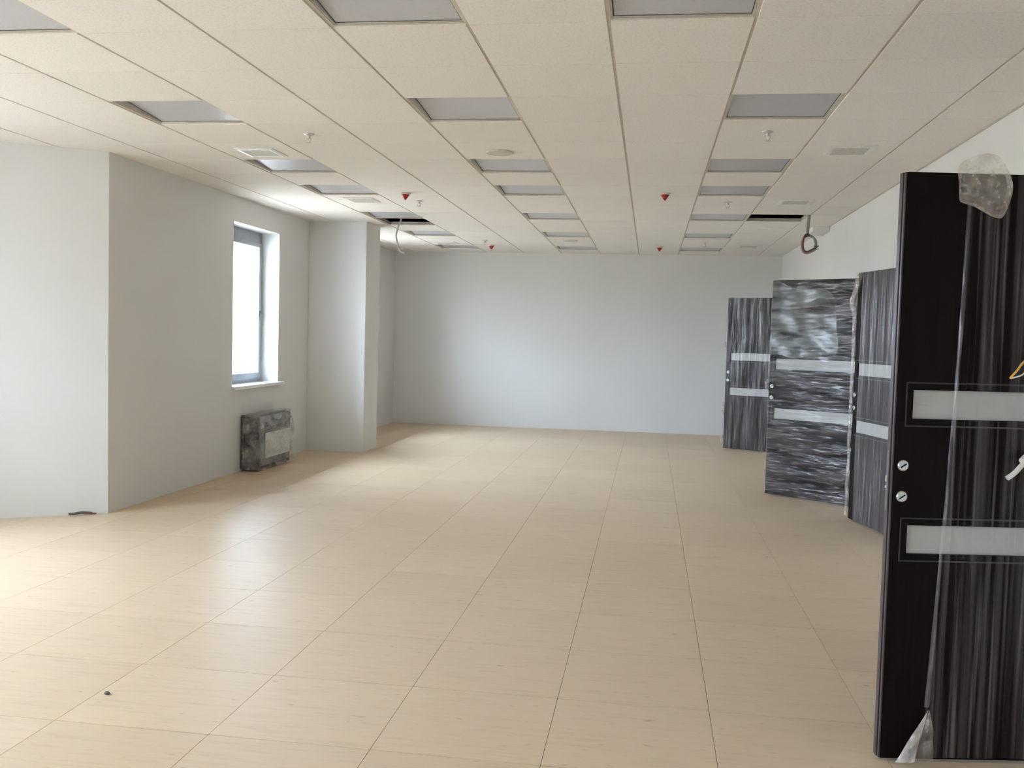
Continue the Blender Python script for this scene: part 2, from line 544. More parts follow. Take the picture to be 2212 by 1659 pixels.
w = put('trim_1', MB().box(1.765, XR - 0.0005, 10.93, 11.45, CEIL - 0.055, CEIL - 0.0005).mesh('trim_1', 'wall', bevel=0.006))
tag(w, 'small white boxed ledge under the ceiling on the right wall', 'trim', kind='structure')
# wall angle along the ceiling edge
tm = MB()
tm.box(XR - 0.02, XR - 0.0005, YF, 10.93, CEIL - 0.004, CEIL - 0.0005)
w = put('trim_2', tm.mesh('trim_2', 'grid'))
tag(w, 'thin grey metal angle where ceiling meets the right wall', 'trim', kind='structure')
# door linings in the doorways
for n, (a, b_) in enumerate(DOORS):
    mb = MB()
    mb.box(XR + 0.002, XR + 0.17, a, a + 0.03, 0, 2.09).box(XR + 0.002, XR + 0.17, b_ - 0.03, b_, 0, 2.09).box(XR + 0.002, XR + 0.17, a + 0.03, b_ - 0.03, 2.065, 2.09)
    w = put('trim_%d' % (3 + n), mb.mesh('door_lining', 'veneer'))
    tag(w, ['dark door lining behind the nearest open door', 'dark door lining behind the door standing ajar', 'dark door lining behind the second farthest wrapped door', 'dark door lining behind the farthest wrapped door'][n], 'door frame', kind='structure')

# windows
def make_window(name, x, y0, y1, label):
    wz0, wz1 = WIN_Z0, WIN_Z1
    e = empty(name, (x, (y0 + y1) / 2, wz0))
    tag(e, label, 'window', kind='structure')
    hy = (y1 - y0) / 2; h = wz1 - wz0
    X0, X1 = -0.29, -0.205
    put('frame', MB().box(X0, X1, -hy, -hy + 0.055, 0, h).box(X0, X1, hy - 0.055, hy, 0, h)
        .box(X0, X1, -hy + 0.055, hy - 0.055, h - 0.12, h).box(X0, X1, -hy + 0.055, hy - 0.055, 0.0, 0.055).mesh('window_frame', 'alu', bevel=0.004), e)
    s = put('sash', MB().box(X0 + 0.01, X1 + 0.02, -hy + 0.05, -hy + 0.105, 0.05, h - 0.115).box(X0 + 0.01, X1 + 0.02, hy - 0.105, hy - 0.05, 0.05, h - 0.115)
            .box(X0 + 0.01, X1 + 0.02, -hy + 0.105, hy - 0.105, h - 0.165, h - 0.115).box(X0 + 0.01, X1 + 0.02, -hy + 0.105, hy - 0.105, 0.05, 0.115).mesh('window_sash', 'alu', bevel=0.005), e)
    put('handle', MB().box(X1 + 0.02, X1 + 0.026, hy - 0.088, hy - 0.068, 0.74, 0.80).box(X1 + 0.026, X1 + 0.036, hy - 0.084, hy - 0.072, 0.69, 0.78).mesh('window_handle', 'platesteel', bevel=0.004), s)
    put('pane', MB().box(-0.255, -0.249, -hy + 0.10, hy - 0.10, 0.11, h - 0.16).mesh('window_pane', 'glass'), s)
    mb = MB().box(-0.205, 0.0, -hy + 0.001, hy - 0.001, 0.0005, 0.012)
    mb.box(0.0008, 0.045, -hy - 0.03, hy + 0.10, -0.022, 0.012)
    put('sill', mb.mesh('window_sill', 'sill', bevel=0.005), e)
    return e
make_window('window_1', XL, *WIN_FAR[0], 'tall narrow grey framed window glowing white in the left wall')
make_window('window_2', XL, *WIN_FAR[1], 'tall window hidden behind the pier near the far end')
for n, (a, b_) in enumerate(WIN_NEAR):
    make_window('window_%d' % (n + 3), XN, a, b_, ['tall window just outside the left edge of the picture', 'tall window level with the camera on the left', 'tall window behind the camera on the left'][n])

# ------------------------------------------------------------------ doors
LEAF, HGT, TH = 1.0, 2.05, 0.042
STRIPS = [(1.208, 1.308), (0.738, 0.838)]

def film_sheet(s0, s1, z0, z1, off, amp, ns=60, nz=60, wrap_left=True, wrap_back=0.25, seed=0.0, fx=9.0, fz=1.2, left_fn=None):
    """film drawn over the front (y<0 side), round the free edge and some way over the back"""
    path = []
    if wrap_left:
        k = 10
        for i in range(k):
            path.append((s0 + wrap_back * (1 - i / k), TH + off, 1))
        for i in range(6):
            a = i / 6
            path.append((s0 - off, TH + off - a * (TH + 2 * off), 1))
    for i in range(ns + 1):
        path.append((s0 + (s1 - s0) * i / ns, -off, 0))
    rows = []
    for j in range(nz + 1):
        z = z0 + (z1 - z0) * j / nz
        row = []
        for (s, y, b) in path:
            if left_fn and not b:
                l = left_fn(z)
                s = l + (s - s0) * (s1 - l) / (s1 - s0)
            d = mnoise.noise(Vector((s * fx + seed, z * fz, seed * 1.7))) + 0.5 * mnoise.noise(Vector((s * fx * 2.7, z * fz * 3, seed)))
            d = amp * max(-0.6, d)
            if b and s <= s0 - off + 1e-6:
                row.append((s - amp * 0.4 - d * 0.8, y, z))
            elif b:
                row.append((s, y + amp * 0.4 + d * 0.4, z))
            else:
                row.append((s, y - amp * 0.5 - d * 0.6, z))
        rows.append(row)
    return MB().grid(rows)

def make_door(name, free, hinge, label, bead=True):
    fx_, fy_ = free; hx, hy = hinge
    ang = math.atan2(hy - fy_, hx - fx_)
    L = math.hypot(hx - fx_, hy - fy_)
    e = empty(name, (fx_, fy_, 0.0), ang)
    tag(e, label, 'door', kind='structure')
    z0, z1 = 0.012, HGT
    # leaf slab split round the two glazed slots
    mb = MB()
    sl, sr = 0.062, L - 0.12
    mb.box(0.006, sl, 0.0, TH, z0, z1)
    mb.box(sr, L, 0.0, TH, z0, z1)
    zs = [z0, STRIPS[1][0], STRIPS[1][1], STRIPS[0][0], STRIPS[0][1], z1]
    for k in range(0, 6, 2):
        mb.box(sl, sr, 0.0, TH, zs[k], zs[k + 1])
    leaf = put('leaf', mb.mesh('door_leaf', 'veneer'), e)
    put('edge_band', MB().box(-0.003, 0.006, 0.017, TH - 0.001, z0, z1).box(0.0, 0.006, 0.002, 0.015, z0, z1).mesh('door_edge_band', 'edge', bevel=0.0018), e)
    for (a, b_) in STRIPS:
        g_ = put('glass_strip', MB().box(sl, sr, 0.010, TH - 0.010, a, b_).mesh('glass_strip', 'frosted'), e)
        w1, w2 = 0.022, 0.027
        bm_ = MB()
        for (q0, q1, r0, r1) in ((sl - w2, sr + w2, b_ + w1, b_ + w2), (sl - w2, sr + w2, a - w2, a - w1), (sl - w2, sl - w1, a - w1, b_ + w1), (sr + w1, sr + w2, a - w1, b_ + w1)):
            bm_.box(q0, q1, -0.0025, -0.0002, r0, r1)
        put('bead', bm_.mesh('glazing_bead', 'bead'), e)
    # lock: two cylinders, edge plate with latch
    lk_ = put('lock_plate', MB().box(-0.0045, -0.0031, 0.019, TH - 0.006, 0.885, 1.095).mesh('lock_plate', 'platesteel'), e)
    put('latch', MB().box(-0.009, -0.0045, 0.021, TH - 0.009, 0.985, 1.005).box(-0.009, -0.0045, 0.021, TH - 0.009, 0.962, 0.970).mesh('latch', 'chrome', bevel=0.001), lk_)
    for z in (1.046, 0.938):
        c = put('lock_cylinder', MB().lathe([(0.0195, -0.0002), (0.0195, -0.006), (0.016, -0.009), (0.006, -0.009)], 20, (0.036, 0, z), 'y').mesh('lock_cylinder', 'chrome', smooth=True), e)
        put('key_slot', MB().box(-0.012, 0.012, -0.0100, -0.0088, -0.0022, 0.0022).mesh('key_slot', 'veneer'), c, (0.036, 0, z), (0, -0.6, 0))
    for z in (0.25, 1.05, 1.80):
        put('hinge', MB().lathe([(0.009, z), (0.009, z + 0.11)], 10, (L + 0.004, TH * 0.5, 0)).mesh('hinge', 'chrome', smooth=True), e)
    return e, L

D = {}
D[1], L1 = make_door('door_1', (0.842, 3.362), (1.925, 3.535), 'nearest open dark wooden door with bare left edge and two glass strips')
D[2], L2 = make_door('door_2', (1.684, 8.065), (1.915, 7.075), 'film-wrapped dark door ajar, half hidden behind the nearest door')
D[3], L3 = make_door('door_3', (1.138, 9.179), (1.925, 8.602), 'open dark door in sideways streaked film, between farthest door and ajar door')
D[4], L4 = make_door('door_4', (1.028, 12.938), (1.925, 12.535), 'farthest open dark door wrapped in film, in front of the end wall')

# films
lf = lambda z: 0.215 - 0.075 * max(0.0, 1 - z / 2.05) ** 1.6
put('plastic_film', film_sheet(0.15, L1 - 0.02, 0.02, HGT + 0.003, 0.004, 0.006, ns=110, nz=40, wrap_left=False, seed=3.1, fx=17, fz=0.4, left_fn=lf).mesh('plastic_film', 'film1', smooth=True), D[1])
put('plastic_film', film_sheet(0.10, L2 - 0.03, 0.016, HGT + 0.003, 0.004, 0.008, ns=70, nz=40, wrap_left=False, seed=1.3, fx=12, fz=0.8).mesh('plastic_film', 'film2', smooth=True), D[2])
put('plastic_film', film_sheet(0.0, L3 - 0.02, 0.016, HGT + 0.006, 0.005, 0.012, ns=60, nz=80, seed=5.7, fx=1.6, fz=11).mesh('plastic_film', 'film3', smooth=True), D[3])
rows = []
for j in range(41):
    t = j / 40; row = []
    for i in range(41):
        u = i / 40
        zb = 1.34 + 0.05 * mnoise.noise(Vector((u * 3, 0.2, 5))) - 0.03 * u
        zt = 2.035 - 0.10 * u + 0.04 * mnoise.noise(Vector((u * 4, 7, 1)))
        z = zb + (zt - zb) * t
        sr_ = 0.66 + 0.16 * mnoise.noise(Vector((z * 3.0, 2, 9))) - 0.25 * max(0, t - 0.55)
        row.append((0.004 + (sr_ - 0.004) * u, -0.014 - 0.008 * mnoise.noise(Vector((u * 4, z * 6, 3))), z))
    rows.append(row)
put('film_overlap', MB().grid(rows).mesh('film_overlap', 'film3b', smooth=True), D[3])
put('plastic_film', film_sheet(0.0, L4 - 0.02, 0.014, HGT + 0.006, 0.005, 0.014, ns=60, nz=50, seed=9.2, fx=10, fz=1.2).mesh('plastic_film', 'film4', smooth=True), D[4])

rows = []
for j in range(41):
    z = 0.20 + (1.96 - 0.20) * j / 40
    l = lf(z)
    w_ = 0.016 + 0.006 * mnoise.noise(Vector((z * 2.1, 0.3, 0)))
    rows.append([(l - 0.002 + w_ * i / 3, -0.006 - 0.007 * math.sin(PI * i / 3) - 0.002 * mnoise.noise(Vector((z * 6, i, 1))), z) for i in range(4)])
put('film_fold', MB().grid(rows).mesh('film_fold', 'film_fold', smooth=True), D[1])

def wad(sx, sy, sz, seed, sub=4, amp=0.35, low=None):
    bm = bmesh.new()
    bmesh.ops.create_icosphere(bm, subdivisions=sub, radius=1.0)
    mb = MB()
    bm.verts.ensure_lookup_table()
    for v in bm.verts:
        q = v.co.normalized()
        d = 1 + amp * (mnoise.noise(q * 1.6 + Vector((seed, 0, 0))) + 0.6 * abs(mnoise.noise(q * 4.1 + Vector((0, seed, 0)))) + 0.3 * mnoise.noise(q * 9 + Vector((0, 0, seed))))
        mb.v.append((q.x * d * sx, q.y * d * sy, q.z * d * sz))
    mb.f = [tuple(v.index for v in f.verts) for f in bm.faces]
    bm.free()
    return mb

# crumpled bundle of film hanging over the top of the nearest door
OUT = [(.172, 2.068), (.204, 2.097), (.254, 2.115), (.300, 2.112), (.332, 2.080), (.355, 2.035), (.362, 1.995), (.350, 1.945), (.333, 1.905),
       (.312, 1.900), (.279, 1.912), (.238, 1.934), (.197, 1.947), (.181, 1.958), (.176, 2.015)]
def pillow(out, thick, seed, nr=9, sub=4):
    n = len(out); ring = []
    for i in range(n):
        p0, p1, p2, p3 = (Vector(out[(i + k) % n]) for k in (-1, 0, 1, 2))
        for q in range(sub):
            t = q / sub
            ring.append(0.5 * ((2 * p1) + (-p0 + p2) * t + (2 * p0 - 5 * p1 + 4 * p2 - p3) * t * t + (-p0 + 3 * p1 - 3 * p2 + p3) * t ** 3))
    c = sum((Vector(q) for q in out), Vector((0, 0))) / n
    mb = MB()
    for side in (-1, 1):
        rows = []
        for k in range(nr + 1):
            r = k / nr; row = []
            for q in ring + ring[:1]:
                p = c.lerp(q, r)
                w = mnoise.noise(Vector((p.x * 16 + seed, p.y * 13, side))) + 0.7 * abs(mnoise.noise(Vector((p.x * 34, p.y * 30 + seed, side))))
                row.append((p.x, side * thick * (1 - r ** 2.5) * (0.75 + 0.55 * w), p.y))
            rows.append(row)
        mb.grid(rows)
    return mb
put('film_bundle', pillow(OUT, 0.040, 3.3).mesh('film_bundle', 'film_wad', smooth=True), D[1], (0.0, -0.012, 0.0))
# loose flap of film at the foot of the nearest door
fl = MB()
A0 = [(0.165, -0.006, 0.19), (0.045, -0.03, 0.012), (0.105, -0.045, 0.022)]
rows = []
for j in range(9):
    t = j / 8
    w0 = Vector(A0[0]).lerp(Vector(A0[1]), t); w1_ = Vector(A0[0]).lerp(Vector(A0[2]), t)
    row = []
    for i in range(7):
        s = i / 6
        q = w0.lerp(w1_, s)
        q.y -= 0.012 * math.sin(PI * s) * t + 0.004 * math.sin(9 * t + 5 * s) * t
        row.append(q)
    rows.append(row)
fl.grid(rows)
put('film_flap', fl.mesh('film_flap', 'film_flap', smooth=True), D[1])
fl = MB(); rows = []
for j in range(12):
    t = j / 11
    row = []
    for i in range(9):
        s = i / 8
        q = Vector((0.165, -0.006, 0.19)).lerp(Vector((0.105 + 0.075 * s, -0.018, 0.014)), t)
        q.x += 0.03 * s * t * (1 - t)
        q.y -= 0.008 + 0.012 * mnoise.noise(Vector((s * 3, t * 4, 1.1)))
        row.append(q)
    rows.append(row)
fl.grid(rows)
put('film_flap', fl.mesh('film_tail', 'film_wad', smooth=True), D[1])

# wires coming out of the nearest door
put('wire', MB().tube([(0.365, -0.050, 1.358), (0.385, -0.055, 1.385), (0.41, -0.045, 1.412), (0.45, -0.025, 1.430), (0.52, -0.008, 1.425)], 0.0036).mesh('wire', 'wire_yellow', smooth=True), D[1])
put('wire', MB().tube([(0.415, -0.055, 1.432), (0.445, -0.045, 1.440), (0.48, -0.02, 1.436), (0.53, -0.005, 1.425)], 0.0032).mesh('wire', 'wire_orange', smooth=True), D[1])
put('wire', MB().tube([(0.366, -0.051, 1.358), (0.405, -0.055, 1.372), (0.44, -0.04, 1.408), (0.53, -0.005, 1.42)], 0.0024).mesh('wire', 'wire_white', smooth=True), D[1])
put('cable', MB().tube([(0.368, -0.060, 1.018), (0.395, -0.058, 1.038), (0.43, -0.045, 1.068), (0.50, -0.01, 1.11)], 0.0085).mesh('cable', 'wire_white', smooth=True), D[1])
put('cable_tape', MB().tube([(0.425, -0.048, 1.075), (0.45, -0.036, 1.092), (0.48, -0.02, 1.102)], 0.014).mesh('cable_tape', 'wire_white', smooth=True), D[1])

# bunched film along the free edge of the ajar door
random.seed(4)
bun = MB(); rows = []
for j in range(60):
    z = 0.03 + (HGT + 0.0 - 0.03) * j / 59
    t = z / HGT
    wd = 0.016 + 0.030 * max(0, t - 0.80) / 0.20 + 0.020 * math.exp(-((t - 0.885) / 0.03) ** 2)
    cxs = -0.010 + 0.075 * max(0, (t - 0.86) / 0.14) - 0.05 * math.exp(-((t - 0.885) / 0.035) ** 2)
    row = []
    for i in range(13):
        a = 2 * PI * i / 12
        ii = i % 12
        k = 1 + 0.7 * mnoise.noise(Vector((math.cos(2 * PI * ii / 12) * 1.5, math.sin(2 * PI * ii / 12) * 1.5, z * 9)))
        row.append((cxs + wd * k * math.cos(a), -0.014 + 0.6 * wd * k * math.sin(a), z))
    rows.append(row)
bun.grid(rows)
put('film_bundle', bun.mesh('film_edge_bunch', 'film_wad', smooth=True), D[2])
# tails of film at the free edges of the two far doors
for dd, z, s in ((3, 1.05, 0.7), (4, 0.55, 0.9), (4, 1.42, 0.6), (4, 0.12, 0.8)):
    put('film_tail', wad(0.022 * s, 0.03, 0.07 * s, z * 7, 3, 0.6).mesh('film_tail', 'film_wad', smooth=True), D[dd], (-0.012, 0.0, z))

# ------------------------------------------------------------------ heater under the window
hx0, hx1, hy0, hy1, hz1 = 0.0, 0.215, -0.42, 0.42, 0.585
he = empty('floor_convector', (XL + 0.004, 9.43, 0.0))
tag(he, 'floor-standing convector heater in crumpled clear film below the window', 'heater')
mb = MB()
prof = [(0.0, 0.045), (0.195, 0.045), (0.195, 0.50), (0.165, 0.555), (0.115, 0.575), (0.0, 0.575)]
n0 = len(mb.v)
for yy in (hy0 + 0.02, hy1 - 0.02):
    mb.v += [(px, yy, pz) for px, pz in prof]
k = len(prof)
mb.f.append(tuple(range(k))); mb.f.append(tuple(2 * k - 1 - i for i in range(k)))
for i in range(k):
    j = (i + 1) % k
    mb.f.append((i, j, k + j, k + i))
put('body', mb.mesh('heater_body', 'heatgrey', bevel=0.006), he)
put('end_cap', MB().box(0.0, 0.197, hy0, hy0 + 0.02, 0.012, 0.56).mesh('heater_end', 'heatdark', bevel=0.012), he)
put('end_cap', MB().box(0.0, 0.197, hy1 - 0.02, hy1, 0.012, 0.56).mesh('heater_end', 'heatdark', bevel=0.012), he)
put('front_panel', MB().box(0.197, 0.207, hy0 + 0.16, hy1 - 0.03, 0.12, 0.385).mesh('heater_front', 'heatwhite', bevel=0.004), he)
gr = MB()
for i in range(6):
    z = 0.41 + i * 0.016
    gr.box(0.1955, 0.200, hy0 + 0.14, hy1 - 0.03, z, z + 0.008)
put('grille', gr.mesh('heater_grille', 'heatdark'), he)
for yy in (hy0 + 0.05, hy1 - 0.09):
    put('foot', MB().box(0.03, 0.18, yy, yy + 0.04, 0.0, 0.05).mesh('heater_foot', 'heatdark', bevel=0.004), he)
put('valve', MB().tube([(0.12, hy1, 0.30), (0.12, hy1 + 0.05, 0.30), (0.12, hy1 + 0.115, 0.305)], 0.009).mesh('heater_valve', 'heatdark', smooth=True), he)
put('pipe', MB().tube([(0.09, hy1 + 0.012, 0.34), (0.09, hy1 + 0.016, 0.2), (0.09, hy1 + 0.012, 0.05), (0.08, hy1 + 0.012, 0.0)], 0.011).mesh('heater_pipe', 'cable_grey', smooth=True), he)
# crumpled film: closed sleeve round front, ends and top
rows = []
per = []
NY, NX = 46, 10
for i in range(NX + 1): per.append((hx0 + 0.02 + (0.215 - 0.02) * i / NX, hy0 - 0.012))
for i in range(1, NY): per.append((0.218, hy0 - 0.012 + (hy1 - hy0 + 0.024) * i / NY))
for i in range(NX + 1): per.append((0.215 - (0.215 - 0.02) * i / NX, hy1 + 0.012))
for j in range(34):
    t = j / 33
    z = 0.02 + 0.565 * min(1, t / 0.72)
    pull = 0 if t < 0.72 else (t - 0.72) / 0.28
    row = []
    for (x, y) in per:
        d = mnoise.noise(Vector((x * 7, y * 5, z * 6))) + 0.6 * abs(mnoise.noise(Vector((x * 16, y * 12 + 4, z * 11))))
        xx = x * (1 - pull) + 0.03 * pull
        yy = y
        amp = 0.030 * (1 - 0.6 * pull)
        flare = 0.02 * max(0, 1 - t * 6)
        bx = x + (0.004 if x < 0.2 else 0.008 + d * amp * 0.8 + flare)
        xx = bx * (1 - pull) + 0.03 * pull
        if abs(y - hy0) < 0.03: yy = y - abs(d) * amp * 1.4 - flare
        if abs(y - hy1) < 0.03: yy = y + abs(d) * amp * 1.4 + flare
        if pull == 0 and t > 0.58:
            xx -= 0.035 * (t - 0.58) / 0.14
        row.append((xx, yy, max(0.004, z + 0.012 * d * (1 if pull else 0.3) + 0.008 * pull)))
    rows.append(row)
put('plastic_film', MB().grid(rows).mesh('heater_film', 'film_heat', smooth=True), he)

# ------------------------------------------------------------------ ceiling lights
def light_meshes():
    a = 0.2875
    fr_ = MB()
    fr_.box(-a, -a + 0.006, -a, a, 0.0105, 0.075).box(a - 0.006, a, -a, a, 0.0105, 0.075)
    fr_.box(-a + 0.006, a - 0.006, -a, -a + 0.006, 0.0105, 0.075).box(-a + 0.006, a - 0.006, a - 0.006, a, 0.0105, 0.075)
    fr_.box(-a, a, -a, a, 0.075, 0.078)
    hgt = {(0, 0): 0.056, (1, 0): 0.020, (0, 1): 0.017, (1, 1): 0.015}   # panel hangs unevenly in its tray
    rows = []
    n = 6
    for j in range(n + 1):
        v = j / n; row = []
        for i in range(n + 1):
            u = i / n
            z = (hgt[0, 0] * (1 - u) + hgt[1, 0] * u) * (1 - v) + (hgt[0, 1] * (1 - u) + hgt[1, 1] * u) * v
            row.append((-a + 0.006 + u * 2 * (a - 0.006), -a + 0.006 + v * 2 * (a - 0.006), z))
        rows.append(row)
    top = [[(x, y, z + 0.003) for x, y, z in r] for r in rows]
    df = MB().grid(rows).grid(top)
    shd = MB(); e_ = a - 0.006; w_ = 0.005  # thin dark strips along the diffuser edges, drawn as its shadow line
    def zz(u, v): return (hgt[0, 0] * (1 - u) + hgt[1, 0] * u) * (1 - v) + (hgt[0, 1] * (1 - u) + hgt[1, 1] * u) * v
    def pt(x, y, o): return (x, y, zz((x + e_) / (2 * e_), (y + e_) / (2 * e_)) + o)
    for (xa, ya, xb, yb) in ((-e_, e_ - w_, e_, e_), (-e_, -e_, e_, -e_ + w_), (-e_, -e_ + w_, -e_ + w_, e_ - w_), (e_ - w_, -e_ + w_, e_, e_ - w_)):
        shd.grid([[pt(xa, ya, -0.0012), pt(xb, ya, -0.0012)], [pt(xa, yb, -0.0012), pt(xb, yb, -0.0012)]])
    return fr_.mesh('light_tray', 'lightframe'), df.mesh('light_diffuser', 'diffuser'), shd.mesh('light_shadow_strip', 'shadow_strip')
tray_me, diff_me, shadow_me = light_meshes()
ORD = ['nearest', 'second', 'third', 'fourth', 'fifth', 'sixth', 'farthest']
cnt = {}
for (i, j) in lights:
    x, y = cx_line(i) + 0.3, cy_line(j) + 0.3
    e = empty('ceiling_light', (x, y, CEIL))
    k = LIGHT_ROWS.index(j)
    if i == 2:
        lab = 'unlit square ceiling light cut by the top edge, right of centre'
    else:
        rown = {-3: 'leftmost row', 0: 'middle row', 3: 'right row'}[i]
        lab = 'unlit square grey ceiling light, %s from the camera in the %s' % (ORD[k] if k < 6 else 'last', rown)
        if k == 0: lab = 'unlit square ceiling light cut by the picture edge in the %s' % rown
        if i == -3 and k == 4: lab = 'unlit grey ceiling light bordering the open hole in the leftmost row'
    tag(e, lab, 'ceiling light', 'recessed square ceiling lights')
    put('tray', tray_me, e)
    dfo = put('diffuser', diff_me, e)
    put('shadow_strip', shadow_me, dfo)

# ------------------------------------------------------------------ ceiling fittings
def sprinkler():
    e = empty('sprinkler')
    put('escutcheon', MB().lathe([(0.036, 0.0), (0.034, -0.006), (0.02, -0.010), (0.012, -0.012)], 18).mesh('escutcheon', 'sprink', smooth=True), e)
    put('body', MB().lathe([(0.011, -0.008), (0.011, -0.025), (0.007, -0.032)], 10).mesh('sprinkler_body', 'sprink', smooth=True), e)
    mb = MB()
    for s in (-1, 1):
        mb.tube([(s * 0.010, 0, -0.022), (s * 0.016, 0, -0.036), (s * 0.008, 0, -0.052), (0, 0, -0.056)], 0.003, 6, 4)
    put('yoke', mb.mesh('sprinkler_yoke', 'sprink', smooth=True), e)
    put('deflector', MB().lathe([(0.004, -0.054), (0.019, -0.057), (0.019, -0.059), (0.004, -0.059)], 14).mesh('deflector', 'sprink'), e)
    return e
SPR = [(-2.315, 6.075, 'white ceiling sprinkler in the left half, nearest the camera'),
       (0.685, 6.075, 'white ceiling sprinkler in the right light row, nearest the camera'),
       (-2.315, 9.105, 'white ceiling sprinkler just right of the left near red cap'),
       (0.685, 9.105, 'white ceiling sprinkler in the right row beyond the fourth light'),
       (-2.315, 12.85, 'farthest white ceiling sprinkler on the left, beside a far red cap'),
       (0.685, 12.84, 'farthest white ceiling sprinkler in the right light row')]
proto = sprinkler()
for n, (x, y, lab) in enumerate(SPR):
    o = proto if n == 0 else copy_tree(proto)
    o.location = (x, y, CEIL - 0.0003)
    tag(o, lab, 'sprinkler', 'ceiling sprinklers')

def speaker():
    e = empty('ceiling_speaker')
    put('rim', MB().lathe([(0.100, 0.0), (0.100, -0.006), (0.092, -0.012), (0.084, -0.010)], 30).mesh('speaker_rim', 'cream', smooth=True), e)
    put('grille', MB().lathe([(0.084, -0.010), (0.05, -0.014), (0.015, -0.015)], 30).mesh('speaker_grille', 'cream', smooth=True), e)
    return e
proto = speaker()
for n, (x, y, lab) in enumerate([(-1.115, 6.70, 'round cream ceiling speaker in the middle row, nearer one'), (-1.115, 12.76, 'round cream ceiling speaker in the middle row, far one')]):
    o = proto if n == 0 else copy_tree(proto)
    o.location = (x, y, CEIL - 0.0003)
    tag(o, lab, 'speaker', 'round ceiling speakers')

def vent():
    e = empty('air_vent')
    a, c = 0.150, 0.112
    fr_ = MB()
    def ring(mb, r0, z0, r1, z1):
        for k in range(4):
            an = [(-1, -1), (1, -1), (1, 1), (-1, 1)]
            p, q = an[k], an[(k + 1) % 4]
            n = len(mb.v)
            mb.v += [(p[0] * r0, p[1] * r0, z0), (q[0] * r0, q[1] * r0, z0), (q[0] * r1, q[1] * r1, z1), (p[0] * r1, p[1] * r1, z1)]
            mb.f.append((n, n + 1, n + 2, n + 3))
    ring(fr_, a, 0.0, a, -0.004); ring(fr_, a, -0.004, a - 0.02, -0.010); ring(fr_, a - 0.02, -0.010, c, -0.010); ring(fr_, c, -0.010, c, -0.0004)
    put('frame', fr_.mesh('vent_frame', 'ventwhite'), e)
    put('throat', MB().box(-c, c, -c, c, -0.0012, -0.0004).mesh('vent_throat', 'ventdark'), e)
    for k in range(5):
        y = -0.085 + k * 0.0425
        mb = MB(); n = 0
        mb.v = [(-c, y - 0.016, -0.0026), (c, y - 0.016, -0.0026), (c, y + 0.014, -0.0095), (-c, y + 0.014, -0.0095),
                (-c, y - 0.016, -0.0016), (c, y - 0.016, -0.0016), (c, y + 0.014, -0.0083), (-c, y + 0.014, -0.0083)]
        mb.f = [(0, 1, 2, 3), (7, 6, 5, 4), (0, 4, 5, 1), (1, 5, 6, 2), (2, 6, 7, 3), (3, 7, 4, 0)]
        put('slat', mb.mesh('vent_slat', 'cream'), e)
    return e
proto = vent()
for n, (x, y, lab) in enumerate([(-2.915, 6.675, 'bright white framed air vent in front of the third left light'),
                                 (1.300, 6.665, 'white ceiling air vent on the right, nearer of those beside the doors'),
                                 (-2.890, 9.075, 'white ceiling air vent in front of the left ceiling hole'),
                                 (1.300, 9.065, 'white ceiling air vent in front of the right ceiling hole'),
                                 (1.300, 13.26, 'farthest white ceiling air vent on the right'),
                                 (-2.950, 13.26, 'farthest white ceiling air vent on the left'),
                                 (1.285, 3.600, 'white ceiling air vent cut by the top right picture edge')]):
    o = proto if n == 0 else copy_tree(proto)
    o.location = (x, y, CEIL - 0.0003)
    tag(o, lab, 'air vent', 'square ceiling air vents')

def detector():
    e = empty('smoke_detector')
    put('base', MB().lathe([(0.050, 0.0), (0.050, -0.010), (0.042, -0.016)], 24).mesh('detector_base', 'cream', smooth=True), e)
    put('dust_cap', MB().lathe([(0.039, -0.016), (0.038, -0.020), (0.020, -0.046), (0.005, -0.066)], 24).mesh('dust_cap', 'red', smooth=True), e)
    return e
proto = detector()
for n, (x, y, lab) in enumerate([(-2.325, 8.62, 'smoke detector with red cap on the left, nearer of two'),
                                 (0.090, 8.58, 'smoke detector with red cap right of centre, nearer of two'),
                                 (-2.335, 13.50, 'far smoke detector with red cap on the left'),
                                 (0.090, 13.48, 'far smoke detector with red cap right of centre')]):
    o = proto if n == 0 else copy_tree(proto)
    o.location = (x, y, CEIL - 0.0003)
    tag(o, lab, 'smoke detector', 'red capped smoke detectors')

# ------------------------------------------------------------------ hanging cables
rc = empty('cable_coil', (1.562, 9.99, 2.36))
tag(rc, 'coiled grey and red-brown cables hanging from the right ceiling hole', 'cable')
T = lambda x, y, z: (x - 1.562, y - 9.99, z - 2.36)
put('cable', MB().tube([T(1.570, 10.08, 2.85), T(1.572, 9.99, 2.77), T(1.566, 9.98, 2.68), T(1.560, 9.97, 2.585)], 0.017).mesh('hanging_cable', 'cable_grey', smooth=True), rc)
def ring_pts(cx, cz, rx, rz, y0, a0, a1, n=12, wob=0.0, sd=0):
    return [T(cx + rx * math.cos(a0 + (a1 - a0) * i / n), y0 + wob * math.sin(i * 1.7 + sd), cz + rz * math.sin(a0 + (a1 - a0) * i / n)) for i in range(n + 1)]
put('cable', MB().tube(ring_pts(1.578, 2.475, 0.075, 0.088, 9.97, 2.0, -0.9, 12, 0.008), 0.011).mesh('coil_loop', 'cable_grey', smooth=True), rc)
put('cable', MB().tube(ring_pts(1.575, 2.480, 0.066, 0.080, 9.96, 1.8, -0.4, 12, 0.008, 1), 0.010).mesh('coil_loop', 'cable_grey', smooth=True), rc)
put('cable', MB().tube([T(1.545, 9.97, 2.57), T(1.525, 9.965, 2.53), T(1.518, 9.96, 2.47), T(1.530, 9.96, 2.415), T(1.56, 9.955, 2.398), T(1.60, 9.95, 2.415), T(1.655, 9.945, 2.448)], 0.010).mesh('coil_loop', 'cable_red', smooth=True), rc)
